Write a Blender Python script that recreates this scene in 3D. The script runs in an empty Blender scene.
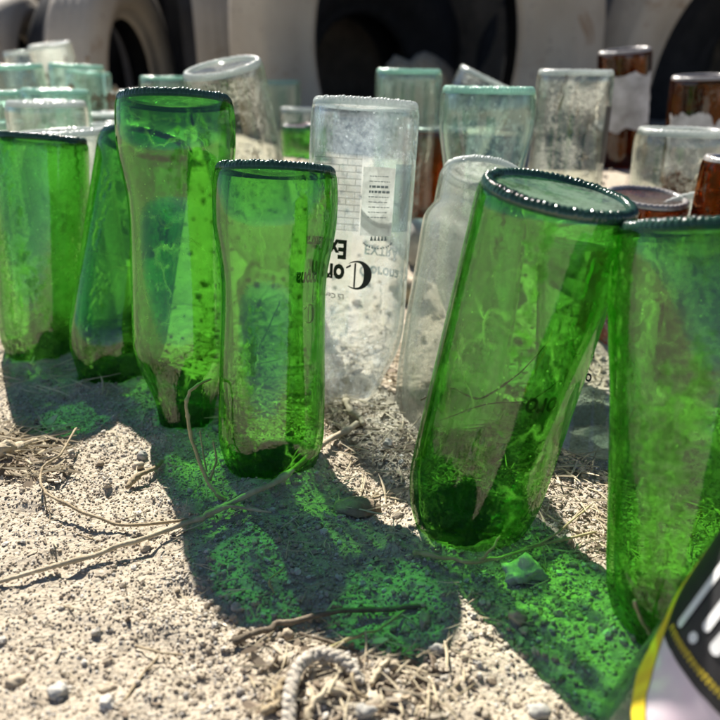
import bpy, bmesh, math, random
import numpy as np
from mathutils import Vector, Matrix

random.seed(7)
rng = np.random.default_rng(7)
SC = bpy.context.scene
COL = SC.collection

# ------------------------------------------------------------------ camera
F_PX, HALF = 755.0, 360.0            # focal length and half size in photo pixels
PITCH = math.radians(20.5)
CAM_H = 0.178
cam_d = bpy.data.cameras.new('camera')
cam = bpy.data.objects.new('camera', cam_d)
COL.objects.link(cam)
cam.location = (0, 0, CAM_H)
cam.rotation_euler = (math.pi / 2 - PITCH, 0, 0)
cam_d.sensor_width = 36.0
cam_d.lens = 36.0 * F_PX / (2 * HALF)
cam_d.clip_start = 0.01
cam_d.clip_end = 500
cam_d.dof.use_dof = True
cam_d.dof.focus_distance = 0.335
cam_d.dof.aperture_fstop = 11.0
SC.camera = cam

# ------------------------------------------------------------------ light
SUN_VEC = Vector((-0.050, 0.132, 0.143)).normalized()   # from the ground to the sun
SUN_EL = math.asin(SUN_VEC.z)
SUN_ROT = math.atan2(SUN_VEC.x, SUN_VEC.y)
world = bpy.data.worlds.new('World')
SC.world = world
world.use_nodes = True
wn = world.node_tree.nodes
wl = world.node_tree.links
wn.clear()
sky = wn.new('ShaderNodeTexSky')
sky.sky_type = 'NISHITA'
sky.sun_disc = False
sky.sun_elevation = SUN_EL
sky.sun_rotation = SUN_ROT
sky.air_density = 0.75
sky.dust_density = 0.15
sky.altitude = 1500
bg = wn.new('ShaderNodeBackground')
bg.inputs['Strength'].default_value = 0.05
wo = wn.new('ShaderNodeOutputWorld')
wl.new(sky.outputs[0], bg.inputs[0])
wl.new(bg.outputs[0], wo.inputs[0])
sun_d = bpy.data.lights.new('sun', 'SUN')
sun_d.energy = 5.0
sun_d.angle = math.radians(0.53)
sun_d.color = (1.0, 0.94, 0.84)
sun = bpy.data.objects.new('sun', sun_d)
COL.objects.link(sun)
sun.location = SUN_VEC * 5
sun.rotation_euler = (-SUN_VEC).to_track_quat('-Z', 'Y').to_euler()
SC.view_settings.view_transform = 'Standard'
SC.view_settings.look = 'None'
SC.view_settings.exposure = 1.28
SC.view_settings.gamma = 1.0
SC.view_settings.use_curve_mapping = False
cy = SC.cycles
cy.max_bounces = 20
cy.transparent_max_bounces = 48
cy.transmission_bounces = 16
cy.glossy_bounces = 5
cy.diffuse_bounces = 4
cy.caustics_reflective = False
cy.caustics_refractive = True
cy.sample_clamp_indirect = 4.0
cy.use_denoising = True

# ------------------------------------------------------------------ helpers
CAM_R = Matrix.Rotation(math.pi / 2 - PITCH, 3, 'X')
CAM_P = Vector((0, 0, CAM_H))


def at(u, v, zc):
    """world point seen at photo pixel (u, v), zc metres along the optical axis"""
    return CAM_P + CAM_R @ Vector(((u - HALF) / F_PX * zc, (HALF - v) / F_PX * zc, -zc))


def vnoise(x, y, seed=0):
    x = np.asarray(x, float); y = np.asarray(y, float)
    xi = np.floor(x).astype(np.int64); yi = np.floor(y).astype(np.int64)
    xf = x - xi; yf = y - yi
    xf = xf * xf * (3 - 2 * xf); yf = yf * yf * (3 - 2 * yf)

    def h(a, b):
        n = (a * 374761393 + b * 668265263 + seed * 1442695041) & 0xffffffff
        n = ((n ^ (n >> 13)) * 1274126177) & 0xffffffff
        n = n ^ (n >> 16)
        return (n & 0xffff) / 65535.0
    return ((h(xi, yi) * (1 - xf) + h(xi + 1, yi) * xf) * (1 - yf)
            + (h(xi, yi + 1) * (1 - xf) + h(xi + 1, yi + 1) * xf) * yf) * 2 - 1


def H(x, y):
    """broad ground height"""
    y_ = np.asarray(y, float)
    t = np.clip((y_ - 0.42) / 0.55, 0, 1)
    base = 0.075 * t * t * (3 - 2 * t)
    return base + 0.004 * vnoise(np.asarray(x) * 9, y_ * 9, 3) + 0.0022 * vnoise(np.asarray(x) * 23, y_ * 23, 5)


def hit(u, v):
    """where the ray of a photo pixel meets the ground"""
    d = (at(u, v, 1.0) - CAM_P)
    t = 0.05
    while t < 6:
        p = CAM_P + d * t
        if p.z < float(H(p.x, p.y)):
            return p
        t += 0.001
    return CAM_P + d * t


def link_mesh(name, verts, faces, mat, parent=None, smooth=True, uvs=None):
    me = bpy.data.meshes.new(name)
    me.from_pydata([tuple(v) for v in verts], [], faces)
    if smooth:
        me.polygons.foreach_set('use_smooth', [True] * len(me.polygons))
    if uvs is not None:
        uvl = me.uv_layers.new(name='UVMap')
        li = np.zeros(len(me.loops), dtype=np.int32)
        me.loops.foreach_get('vertex_index', li)
        uvl.data.foreach_set('uv', np.asarray(uvs, float)[li].ravel())
    if isinstance(mat, (list, tuple)):
        for m in mat:
            me.materials.append(m)
    else:
        me.materials.append(mat)
    me.update()
    o = bpy.data.objects.new(name, me)
    COL.objects.link(o)
    if parent:
        o.parent = parent
    return o


def tag(o, label=None, cat=None, group=None, kind=None):
    if label: o['label'] = label
    if cat: o['category'] = cat
    if group: o['group'] = group
    if kind: o['kind'] = kind
    return o


# ------------------------------------------------------------------ material helpers
def new_mat(name):
    m = bpy.data.materials.new(name)
    m.use_nodes = True
    m.node_tree.nodes.clear()
    return m, m.node_tree.nodes, m.node_tree.links


def nd(nodes, t, **kw):
    n = nodes.new(t)
    for k, v in kw.items():
        setattr(n, k, v)
    return n


def mth(N, L, op, a, b=None, clamp=False):
    n = N.new('ShaderNodeMath'); n.operation = op; n.use_clamp = clamp
    for i, s in enumerate((a, b)):
        if s is None: continue
        if isinstance(s, (int, float)): n.inputs[i].default_value = s
        else: L.new(s, n.inputs[i])
    return n.outputs[0]


def mixc(N, L, fac, a, b, mode='MIX'):
    n = N.new('ShaderNodeMix'); n.data_type = 'RGBA'; n.blend_type = mode
    for s, i in ((fac, 0), (a, 6), (b, 7)):
        if isinstance(s, (int, float)): n.inputs[i].default_value = s
        elif isinstance(s, tuple): n.inputs[i].default_value = (*s[:3], 1)
        else: L.new(s, n.inputs[i])
    return n.outputs[2]


def mixs(N, L, fac, a, b):
    n = N.new('ShaderNodeMixShader')
    if isinstance(fac, (int, float)): n.inputs[0].default_value = fac
    else: L.new(fac, n.inputs[0])
    L.new(a, n.inputs[1]); L.new(b, n.inputs[2])
    return n.outputs[0]


def noise(N, L, vec, scale, detail=4, rough=0.55, dist=0.0):
    n = N.new('ShaderNodeTexNoise')
    n.inputs['Scale'].default_value = scale
    n.inputs['Detail'].default_value = detail
    n.inputs['Roughness'].default_value = rough
    n.inputs['Distortion'].default_value = dist
    if vec is not None: L.new(vec, n.inputs['Vector'])
    return n.outputs['Fac']


def ramp(N, L, fac, stops):
    n = N.new('ShaderNodeValToRGB')
    e = n.color_ramp.elements
    while len(e) < len(stops): e.new(0.5)
    for el, (p, c) in zip(e, stops):
        el.position = p
        el.color = (*c, 1) if isinstance(c, tuple) else (c, c, c, 1)
    L.new(fac, n.inputs[0])
    return n.outputs[0]


def obj_coord(N, L, scale=(1, 1, 1), jitter=True):
    tc = N.new('ShaderNodeTexCoord')
    v = tc.outputs['Object']
    if jitter:
        oi = N.new('ShaderNodeObjectInfo')
        cx = N.new('ShaderNodeCombineXYZ')
        r = mth(N, L, 'MULTIPLY', oi.outputs['Random'], 7.3)
        for i in range(3): L.new(r, cx.inputs[i])
        ad = N.new('ShaderNodeVectorMath'); ad.operation = 'ADD'
        L.new(v, ad.inputs[0]); L.new(cx.outputs[0], ad.inputs[1])
        v = ad.outputs[0]
    mp = N.new('ShaderNodeMapping')
    mp.inputs['Scale'].default_value = scale
    L.new(v, mp.inputs['Vector'])
    return mp.outputs[0]


def out(N, L, sh):
    o = N.new('ShaderNodeOutputMaterial')
    L.new(sh, o.inputs['Surface'])


def bump(N, L, h, strength, dist):
    b = N.new('ShaderNodeBump')
    b.inputs['Strength'].default_value = strength
    b.inputs['Distance'].default_value = dist
    L.new(h, b.inputs['Height'])
    return b.outputs[0]


def wall_coord(N, L):
    """object coordinates pulled onto one cylinder, so the outer and the inner face of a wall share their pattern"""
    tc = N.new('ShaderNodeTexCoord')
    oi = N.new('ShaderNodeObjectInfo')
    sp = N.new('ShaderNodeSeparateXYZ'); L.new(tc.outputs['Object'], sp.inputs[0])
    cb = N.new('ShaderNodeCombineXYZ'); L.new(sp.outputs[0], cb.inputs[0]); L.new(sp.outputs[1], cb.inputs[1])
    nm = N.new('ShaderNodeVectorMath'); nm.operation = 'NORMALIZE'; L.new(cb.outputs[0], nm.inputs[0])
    sc_ = N.new('ShaderNodeVectorMath'); sc_.operation = 'SCALE'; L.new(nm.outputs[0], sc_.inputs[0]); sc_.inputs['Scale'].default_value = 0.028
    zz = N.new('ShaderNodeCombineXYZ'); L.new(sp.outputs[2], zz.inputs[2])
    r = mth(N, L, 'MULTIPLY', oi.outputs['Random'], 9.1); L.new(r, zz.inputs[0])
    ad = N.new('ShaderNodeVectorMath'); ad.operation = 'ADD'; L.new(sc_.outputs[0], ad.inputs[0]); L.new(zz.outputs[0], ad.inputs[1])
    return ad.outputs[0]


def squash(N, L, v, sc):
    mp = N.new('ShaderNodeMapping'); mp.inputs['Scale'].default_value = sc
    L.new(v, mp.inputs['Vector'])
    return mp.outputs[0]


def glass(name, T, film_d, film_t, film=(0.45, 0.75), film_max=0.5, film_min=0.03, clear_share=0.5,
          dirt=None, dirt_range=(0.6, 0.66), dirt_max=0.85, veins=0.0, speck=0.5, single=False):
    """glass of a bottle wall: [outer face, inner face]. Patches of plain see-through wall alternate with patches that
    refract; the inner face carries a patchy film of dust"""
    res = []
    for side in (('single',) if single else ('outer', 'inner')):
        m, N, L = new_mat(name if single else name + '_' + side)
        v = wall_coord(N, L) if not single else obj_coord(N, L)
        vs = squash(N, L, v, (1, 1, 0.3))
        c = tuple(k ** 0.5 for k in T) if not single else T
        lw = N.new('ShaderNodeLayerWeight'); lw.inputs['Blend'].default_value = 0.5
        f = lw.outputs['Facing']
        edge = mth(N, L, 'POWER', f, 3.0)
        thick = mth(N, L, 'MULTIPLY', mth(N, L, 'SUBTRACT', noise(N, L, vs, 55, 3), 0.45), 0.16)
        Tc = mixc(N, L, mth(N, L, 'ADD', mth(N, L, 'MULTIPLY', edge, .85), thick, True), c, tuple(k ** 2.6 for k in c))
        # noise patches let light straight through, imitating mottled caustics in the shadows
        pn = mth(N, L, 'ADD', mth(N, L, 'MULTIPLY', noise(N, L, vs, 60, 2, 0.5, 0.5), 0.72), mth(N, L, 'MULTIPLY', noise(N, L, v, 260, 2), 0.40))
        lo = 0.57 - (clear_share - 0.5) * 0.5
        pm = N.new('ShaderNodeMapRange')
        pm.inputs['From Min'].default_value, pm.inputs['From Max'].default_value = lo - 0.05, lo + 0.05
        L.new(pn, pm.inputs['Value'])
        straight = mth(N, L, 'SUBTRACT', pm.outputs[0], mth(N, L, 'MULTIPLY', edge, 1.3), True)
        tr = N.new('ShaderNodeBsdfTransparent'); L.new(Tc, tr.inputs[0])
        see = tr.outputs[0]
        bv = mth(N, L, 'ADD', noise(N, L, v, 190, 3), mth(N, L, 'MULTIPLY', noise(N, L, v, 900, 2), 0.15))
        nb = bump(N, L, bv, 0.03, 0.002)
        if side != 'inner':
            f5 = mth(N, L, 'POWER', f, 5.0)
            F = mth(N, L, 'ADD', mth(N, L, 'MULTIPLY', f5, 0.85), 0.07, True)
            gl = N.new('ShaderNodeBsdfGlossy'); gl.inputs['Roughness'].default_value = 0.03
            L.new(nb, gl.inputs['Normal'])
            see = mixs(N, L, F, see, gl.outputs[0])
        if single:
            sh = see
        else:
            gb = N.new('ShaderNodeBsdfGlass'); L.new(Tc, gb.inputs['Color'])
            gb.inputs['IOR'].default_value = 1.5; gb.inputs['Roughness'].default_value = 0.0
            L.new(nb, gb.inputs['Normal'])
            sh = mixs(N, L, straight, gb.outputs[0], see)
        if side != 'outer':
            fn = noise(N, L, v, 34, 8, 0.66, 0.7)
            fine = noise(N, L, v, 480, 3, 0.6)
            fm = N.new('ShaderNodeMapRange')
            fm.inputs['From Min'].default_value, fm.inputs['From Max'].default_value = film
            fm.inputs['To Min'].default_value = film_min; fm.inputs['To Max'].default_value = film_max
            L.new(mth(N, L, 'ADD', fn, mth(N, L, 'MULTIPLY', mth(N, L, 'SUBTRACT', fine, 0.5), 0.45)), fm.inputs['Value'])
            fac = fm.outputs[0]
            # tide lines and cracks of dried water
            if veins:
                wv = N.new('ShaderNodeTexVoronoi'); wv.feature = 'DISTANCE_TO_EDGE'; wv.inputs['Scale'].default_value = 26
                wd = N.new('ShaderNodeTexNoise'); wd.inputs['Scale'].default_value = 60; wd.inputs['Detail'].default_value = 4
                L.new(v, wd.inputs['Vector'])
                ws = N.new('ShaderNodeVectorMath'); ws.operation = 'SCALE'; ws.inputs['Scale'].default_value = 0.02; L.new(wd.outputs['Color'], ws.inputs[0])
                wa = N.new('ShaderNodeVectorMath'); wa.operation = 'ADD'; L.new(v, wa.inputs[0]); L.new(ws.outputs[0], wa.inputs[1])
                L.new(wa.outputs[0], wv.inputs['Vector'])
                ln = N.new('ShaderNodeMapRange'); ln.inputs['From Min'].default_value = 0.035; ln.inputs['From Max'].default_value = 0.0
                L.new(wv.outputs['Distance'], ln.inputs['Value'])
                gate = N.new('ShaderNodeMapRange'); gate.inputs['From Min'].default_value = 0.5; gate.inputs['From Max'].default_value = 0.62
                L.new(noise(N, L, v, 22, 3), gate.inputs['Value'])
                fac = mth(N, L, 'ADD', fac, mth(N, L, 'MULTIPLY', mth(N, L, 'MULTIPLY', ln.outputs[0], gate.outputs[0]), veins), True)
            if speck:
                sv = N.new('ShaderNodeTexVoronoi'); sv.inputs['Scale'].default_value = 330; sv.inputs['Randomness'].default_value = 1
                L.new(v, sv.inputs['Vector'])
                spm = N.new('ShaderNodeMapRange'); spm.inputs['From Min'].default_value = 0.20; spm.inputs['From Max'].default_value = 0.10
                L.new(sv.outputs['Distance'], spm.inputs['Value'])
                sg_ = N.new('ShaderNodeMapRange'); sg_.inputs['From Min'].default_value = 0.52; sg_.inputs['From Max'].default_value = 0.6
                L.new(noise(N, L, v, 120, 2), sg_.inputs['Value'])
                fac = mth(N, L, 'ADD', fac, mth(N, L, 'MULTIPLY', mth(N, L, 'MULTIPLY', spm.outputs[0], sg_.outputs[0]), speck), True)
            df = N.new('ShaderNodeBsdfDiffuse'); df.inputs[0].default_value = (*film_d, 1)
            tl = N.new('ShaderNodeBsdfTranslucent'); tl.inputs[0].default_value = (*film_t, 1)
            sh = mixs(N, L, fac, sh, mixs(N, L, 0.7, df.outputs[0], tl.outputs[0]))
            if dirt:
                dn = noise(N, L, vs, 42, 7, 0.7, 1.2)
                dm = N.new('ShaderNodeMapRange')
                dm.inputs['From Min'].default_value, dm.inputs['From Max'].default_value = dirt_range
                dm.inputs['To Max'].default_value = dirt_max
                L.new(dn, dm.inputs['Value'])
                dd = N.new('ShaderNodeBsdfDiffuse'); dd.inputs[0].default_value = (*dirt, 1)
                sh = mixs(N, L, dm.outputs[0], sh, dd.outputs[0])
        out(N, L, sh)
        res.append(m)
    return res[0] if single else res


def rim_mat(name, col, trans, rough=0.12):
    m, N, L = new_mat(name)
    v = obj_coord(N, L)
    p = N.new('ShaderNodeBsdfPrincipled')
    c = mixc(N, L, noise(N, L, v, 160, 4), tuple(k * 0.5 for k in col), tuple(min(1, k * 1.6) for k in col))
    L.new(c, p.inputs['Base Color'])
    p.inputs['Roughness'].default_value = rough
    p.inputs['Specular IOR Level'].default_value = 0.8
    t = N.new('ShaderNodeBsdfTranslucent'); t.inputs[0].default_value = (*col, 1)
    tp = N.new('ShaderNodeBsdfTransparent'); tp.inputs[0].default_value = (*[min(1, k * 1.4) for k in col], 1)
    out(N, L, mixs(N, L, trans, p.outputs[0], mixs(N, L, 0.5, t.outputs[0], tp.outputs[0])))
    return m


def plain(name, c1, c2, scale=60, rough=0.85, bmp=0.0, bscale=300, detail=5, spec=0.3, bdist=0.001, jitter=True):
    m, N, L = new_mat(name)
    v = obj_coord(N, L, jitter=jitter)
    p = N.new('ShaderNodeBsdfPrincipled')
    L.new(ramp(N, L, noise(N, L, v, scale, detail, 0.6), [(0.3, c1), (0.7, c2)]), p.inputs['Base Color'])
    p.inputs['Roughness'].default_value = rough
    p.inputs['Specular IOR Level'].default_value = spec
    if bmp:
        L.new(bump(N, L, noise(N, L, v, bscale, 5, 0.6), bmp, bdist), p.inputs['Normal'])
    out(N, L, p.outputs[0])
    return m


M = {}
GT = (0.315, 0.715, 0.205)
M['green'] = glass('green_glass', GT, (0.42, 0.50, 0.26), (0.62, 0.74, 0.38),
                   film=(0.56, 0.80), film_max=0.30, film_min=0.0, veins=0.45, clear_share=0.72)
M['green_cloudy'] = glass('cloudy_green_glass', GT, (0.44, 0.52, 0.30), (0.64, 0.74, 0.42),
                          film=(0.44, 0.70), film_max=0.42, film_min=0.02, dirt=(0.05, 0.07, 0.03), dirt_range=(0.62, 0.70), dirt_max=0.5, veins=0.3, clear_share=0.62)
M['green_base'] = glass('green_glass_base', (0.14, 0.50, 0.22), (0.42, 0.52, 0.46), (0.22, 0.50, 0.26),
                        film=(0.36, 0.54), film_max=0.9, film_min=0.3, dirt=(0.08, 0.12, 0.09), dirt_range=(0.54, 0.64), dirt_max=0.6, single=True)
M['dull_green_base'] = glass('green_glass_base_plain', (0.12, 0.46, 0.14), (0.30, 0.40, 0.28), (0.22, 0.46, 0.20),
                             film=(0.42, 0.7), film_max=0.35, film_min=0.04, single=True)
M['clear'] = glass('clear_glass', (0.88, 0.93, 0.91), (0.70, 0.71, 0.68), (0.70, 0.71, 0.68),
                   film=(0.50, 0.78), film_max=0.34, film_min=0.0, veins=0.2, clear_share=0.85)
M['clear_print'] = glass('hazy_clear_glass', (0.90, 0.95, 0.96), (0.74, 0.78, 0.80), (0.76, 0.80, 0.82),
                         film=(0.44, 0.76), film_max=0.46, film_min=0.07, veins=0.15, clear_share=0.85)  # hazy film, whitened further to stand in for bright highlights
M['frosted'] = glass('frosted_glass', (0.84, 0.88, 0.85), (0.70, 0.70, 0.66), (0.72, 0.72, 0.67),
                     film=(0.34, 0.68), film_max=0.60, film_min=0.18, clear_share=0.85)
M['clear_dirty'] = glass('dirty_clear_glass', (0.86, 0.90, 0.87), (0.68, 0.66, 0.60), (0.66, 0.63, 0.57),
                         film=(0.50, 0.68), film_max=0.42, film_min=0.0,
                         dirt=(0.33, 0.25, 0.17), dirt_range=(0.60, 0.64), dirt_max=0.85, clear_share=0.85)
M['scuffed'] = glass('scuffed_clear_glass', (0.86, 0.90, 0.88), (0.66, 0.67, 0.64), (0.34, 0.35, 0.33),
                     film=(0.30, 0.62), film_max=0.8, film_min=0.5, clear_share=0.6)  # frosted film, made grey to stand in for reflected sunlit ground
M['pale_green'] = glass('pale_green_glass', (0.80, 0.93, 0.88), (0.62, 0.68, 0.65), (0.60, 0.68, 0.65),
                        film=(0.52, 0.76), film_max=0.25, film_min=0.02, clear_share=0.85)
M['brown'] = glass('brown_glass', (0.40, 0.14, 0.035), (0.16, 0.10, 0.07), (0.20, 0.09, 0.03),
                   film=(0.5, 0.8), film_max=0.3, film_min=0.0)
M['clear_base'] = glass('clear_glass_base', (0.86, 0.91, 0.89), (0.68, 0.69, 0.66), (0.68, 0.69, 0.66), film=(0.40, 0.65), film_max=0.6, film_min=0.1, single=True)
M['pale_base'] = glass('pale_green_base', (0.66, 0.90, 0.80), (0.56, 0.66, 0.61), (0.54, 0.68, 0.61), film=(0.40, 0.65), film_max=0.5, film_min=0.1, single=True)
M['brown_base'] = glass('brown_glass_base', (0.40, 0.14, 0.035), (0.30, 0.27, 0.25), (0.2, 0.1, 0.05), film=(0.38, 0.6), film_max=0.7, film_min=0.2, single=True)
M['green_rim'] = rim_mat('green_glass_rim', (0.025, 0.07, 0.045), 0.28, 0.12)
M['clear_rim'] = rim_mat('clear_glass_rim', (0.62, 0.66, 0.64), 0.55)
M['pale_rim'] = rim_mat('pale_green_rim', (0.42, 0.62, 0.54), 0.5)
M['brown_rim'] = rim_mat('brown_glass_rim', (0.30, 0.28, 0.27), 0.1, 0.2)
M['ink'] = plain('black_ink', (0.02, 0.02, 0.02), (0.05, 0.05, 0.05), rough=0.6)
M['green_ink'] = plain('dark_green_ink', (0.02, 0.06, 0.02), (0.04, 0.10, 0.04), rough=0.6)
M['ink_grey'] = plain('grey_ink', (0.25, 0.28, 0.28), (0.34, 0.37, 0.37), rough=0.6)
M['ink_pale'] = plain('pale_grey_ink', (0.50, 0.53, 0.53), (0.60, 0.63, 0.63), rough=0.6)
M['paper'] = plain('label_paper', (0.58, 0.57, 0.55), (0.76, 0.75, 0.73), 90, 0.9, 0.3, 200)
m, N, L = new_mat('worn_paper')
v = obj_coord(N, L)
pc = ramp(N, L, noise(N, L, v, 90, 6, 0.65), [(0.3, (0.50, 0.48, 0.44)), (0.7, (0.80, 0.78, 0.74))])
df = N.new('ShaderNodeBsdfDiffuse'); L.new(pc, df.inputs[0])
tl = N.new('ShaderNodeBsdfTranslucent'); L.new(pc, tl.inputs[0])
out(N, L, mixs(N, L, 0.6, df.outputs[0], tl.outputs[0]))
M['paper'] = m
M['paper_dull'] = plain('grubby_paper', (0.26, 0.25, 0.24), (0.62, 0.62, 0.63), 45, 0.9, detail=8)
M['white_ink'] = plain('white_ink', (0.74, 0.74, 0.74), (0.82, 0.82, 0.82), rough=0.5)
M['yellow_ink'] = plain('yellow_ink', (0.78, 0.58, 0.03), (0.85, 0.66, 0.05), rough=0.5)
M['black_label'] = plain('black_label', (0.018, 0.018, 0.02), (0.035, 0.034, 0.036), rough=0.45)
M['pink_label'] = plain('pink_label', (0.74, 0.56, 0.66), (0.80, 0.77, 0.78), 32, rough=0.5)
M['twig'] = plain('twig_bark', (0.20, 0.15, 0.09), (0.42, 0.34, 0.22), 130, 0.85, 0.6, 500)
M['twig_pale'] = plain('pale_twig_bark', (0.33, 0.27, 0.18), (0.55, 0.47, 0.34), 130, 0.85, 0.6, 500)
M['twig_dark'] = plain('dark_twig_bark', (0.09, 0.07, 0.05), (0.22, 0.18, 0.13), 150, 0.9, 0.7, 500)
M['stalk'] = plain('dry_green_stalk', (0.26, 0.25, 0.11), (0.46, 0.40, 0.22), 150, 0.8, 0.4, 500)
M['rope'] = plain('rope_fibre', (0.36, 0.32, 0.265), (0.55, 0.50, 0.43), 300, 0.95, 0.8, 900)
M['husk'] = plain('seed_husk', (0.22, 0.175, 0.12), (0.50, 0.43, 0.33), 130, 0.8, 0.5, 400)
M['stone'] = plain('grey_stone', (0.24, 0.23, 0.21), (0.48, 0.46, 0.42), 120, 0.95, 0.8, 350)
M['stone_warm'] = plain('tan_stone', (0.30, 0.24, 0.17), (0.50, 0.43, 0.33), 120, 0.95, 0.8, 350)
M['clod'] = plain('soil_clod', (0.16, 0.12, 0.08), (0.33, 0.27, 0.20), 110, 1.0, 1.0, 300)
M['straw'] = plain('dry_straw', (0.34, 0.27, 0.17), (0.62, 0.54, 0.39), 35, 0.8, jitter=False)

# ------------------------------------------------------------------ ground material
m, N, L = new_mat('sandy_ground')
tc = N.new('ShaderNodeTexCoord'); v = tc.outputs['Object']
p = N.new('ShaderNodeBsdfPrincipled')
c1 = ramp(N, L, noise(N, L, v, 420, 6, 0.7), [(0.30, (0.30, 0.25, 0.19)), (0.5, (0.49, 0.425, 0.335)), (0.72, (0.64, 0.575, 0.48))])
c2 = mixc(N, L, ramp(N, L, noise(N, L, v, 14, 4), [(0.35, 0.0), (0.7, 0.55)]), c1, (0.42, 0.36, 0.28))
vo = N.new('ShaderNodeTexVoronoi'); vo.inputs['Scale'].default_value = 520
L.new(v, vo.inputs['Vector'])
L.new(c2, p.inputs['Base Color'])
p.inputs['Roughness'].default_value = 1.0
p.inputs['Specular IOR Level'].default_value = 0.1
hgt = mth(N, L, 'ADD', mth(N, L, 'MULTIPLY', vo.outputs['Distance'], -0.6), noise(N, L, v, 700, 5, 0.7))
L.new(bump(N, L, hgt, 0.9, 0.0012), p.inputs['Normal'])
out(N, L, p.outputs[0])
M['ground'] = m

m, N, L = new_mat('gravel')
tc = N.new('ShaderNodeTexCoord'); v = tc.outputs['Object']
geo = N.new('ShaderNodeNewGeometry')
p = N.new('ShaderNodeBsdfPrincipled')
isl = geo.outputs['Random Per Island']
c1 = ramp(N, L, isl, [(0.0, (0.24, 0.20, 0.155)), (0.2, (0.38, 0.31, 0.225)), (0.55, (0.50, 0.425, 0.325)), (0.78, (0.40, 0.38, 0.35)), (1.0, (0.74, 0.71, 0.65))])
c2 = mixc(N, L, 0.35, c1, ramp(N, L, noise(N, L, v, 800, 4), [(0.3, (0.2, 0.17, 0.13)), (0.7, (0.6, 0.53, 0.44))]))
L.new(c2, p.inputs['Base Color'])
p.inputs['Roughness'].default_value = 1.0
p.inputs['Specular IOR Level'].default_value = 0.1
L.new(bump(N, L, noise(N, L, v, 1500, 4), 0.6, 0.0006), p.inputs['Normal'])
out(N, L, p.outputs[0])
M['gravel'] = m

# tyre paint
m, N, L = new_mat('tyre_paint')
v = obj_coord(N, L)
p = N.new('ShaderNodeBsdfPrincipled')
c1 = ramp(N, L, noise(N, L, v, 5, 6, 0.6), [(0.3, (0.31, 0.265, 0.21)), (0.7, (0.43, 0.38, 0.315))])
c2 = mixc(N, L, ramp(N, L, noise(N, L, v, 7, 6, 0.65, 1.0), [(0.60, 0.0), (0.68, 0.8)]), c1, (0.22, 0.14, 0.08))
c3 = mixc(N, L, ramp(N, L, noise(N, L, v, 60, 5, 0.7), [(0.62, 0.0), (0.70, 0.7)]), c2, (0.10, 0.09, 0.08))
L.new(c3, p.inputs['Base Color'])
p.inputs['Roughness'].default_value = 0.7
L.new(bump(N, L, noise(N, L, v, 60, 6), 0.5, 0.003), p.inputs['Normal'])
out(N, L, p.outputs[0])
M['tyre_paint'] = m
M['rubber'] = plain('black_rubber', (0.010, 0.010, 0.012), (0.022, 0.022, 0.025), 30, 0.75, 0.3, 80)

# ------------------------------------------------------------------ bottles: geometry
def smooth_profile(pts, n):
    """monotone resampling of (s, r) control points with cosine-free Catmull-Rom"""
    pts = [pts[0]] + list(pts) + [pts[-1]]
    o = []
    for i in range(1, len(pts) - 2):
        p0, p1, p2, p3 = (Vector(q) for q in pts[i - 1:i + 3])
        for k in range(n):
            t = k / n
            o.append(0.5 * ((2 * p1) + (p2 - p0) * t + (2 * p0 - 5 * p1 + 4 * p2 - p3) * t * t
                            + (-p0 + 3 * p1 - 3 * p2 + p3) * t ** 3))
    o.append(Vector(pts[-2]))
    return [(q.x, q.y) for q in o]


PROFILES = {   # (distance from the base in mm, fraction of the body radius)
    'straight': [(0.6, .93), (2.5, .975), (6, .997), (12, 1), (40, 1), (80, 1), (116, 1), (126, .985), (138, .90), (150, .72), (163, .55), (180, .47), (205, .43), (232, .42)],
    'contour': [(0.6, .93), (2.5, .975), (7, 1), (16, 1.01), (27, .995), (38, .93), (50, .865), (66, .85), (95, .875), (118, .89), (129, .88), (138, .80), (148, .66), (157, .55), (166, .50), (180, .47), (205, .44), (232, .43)],
    'soft': [(0.6, .91), (2.5, .96), (7, .99), (16, 1.0), (40, .975), (60, .95), (100, .95), (120, .95), (132, .88), (148, .68), (162, .53), (182, .47), (205, .44), (232, .43)],
    'stepped': [(0.6, .74), (2.5, .79), (6, .82), (14, .83), (22, .84), (26, .90), (30, .97), (36, 1), (60, 1), (100, 1.02), (130, 1.0), (145, .9), (158, .7), (172, .52), (190, .46), (215, .44), (232, .43)],
}


def prof_r(prof, s, R):
    a = PROFILES[prof]
    return R * float(np.interp(s * 1000, [q[0] for q in a], [q[1] for q in a]))


def lathe(prof, close=False, seg=72):
    """prof: list of (z, r)"""
    V, Fc = [], []
    n = len(prof)
    for z, r in prof:
        for k in range(seg):
            a = 2 * math.pi * k / seg
            V.append((r * math.sin(a), -r * math.cos(a), z))
    for i in range(n - 1):
        for k in range(seg):
            k2 = (k + 1) % seg
            Fc.append((i * seg + k, (i + 1) * seg + k, (i + 1) * seg + k2, i * seg + k2))
    return V, Fc


def disc_fan(prof, seg=72):
    """like lathe, closed by a centre point at the last ring"""
    V, Fc = lathe(prof, seg=seg)
    c = len(V)
    V.append((0, 0, prof[-1][0]))
    b = (len(prof) - 1) * seg
    for k in range(seg):
        Fc.append((b + k, c, b + (k + 1) % seg))
    return V, Fc


BOTTLES = []
RIM = {'green': 'green_rim', 'green_cloudy': 'green_rim', 'clear': 'clear_rim', 'scuffed': 'clear_rim', 'clear_print': 'clear_rim', 'frosted': 'clear_rim', 'clear_dirty': 'clear_rim',
       'pale_green': 'pale_rim', 'brown': 'brown_rim'}
BASE = {'green': 'dull_green_base', 'green_cloudy': 'dull_green_base', 'clear': 'clear_base', 'scuffed': 'clear_base', 'clear_print': 'clear_base', 'frosted': 'clear_base', 'clear_dirty': 'clear_base', 'pale_green': 'pale_base', 'brown': 'brown_base'}


class Bottle:
    pass


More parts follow.
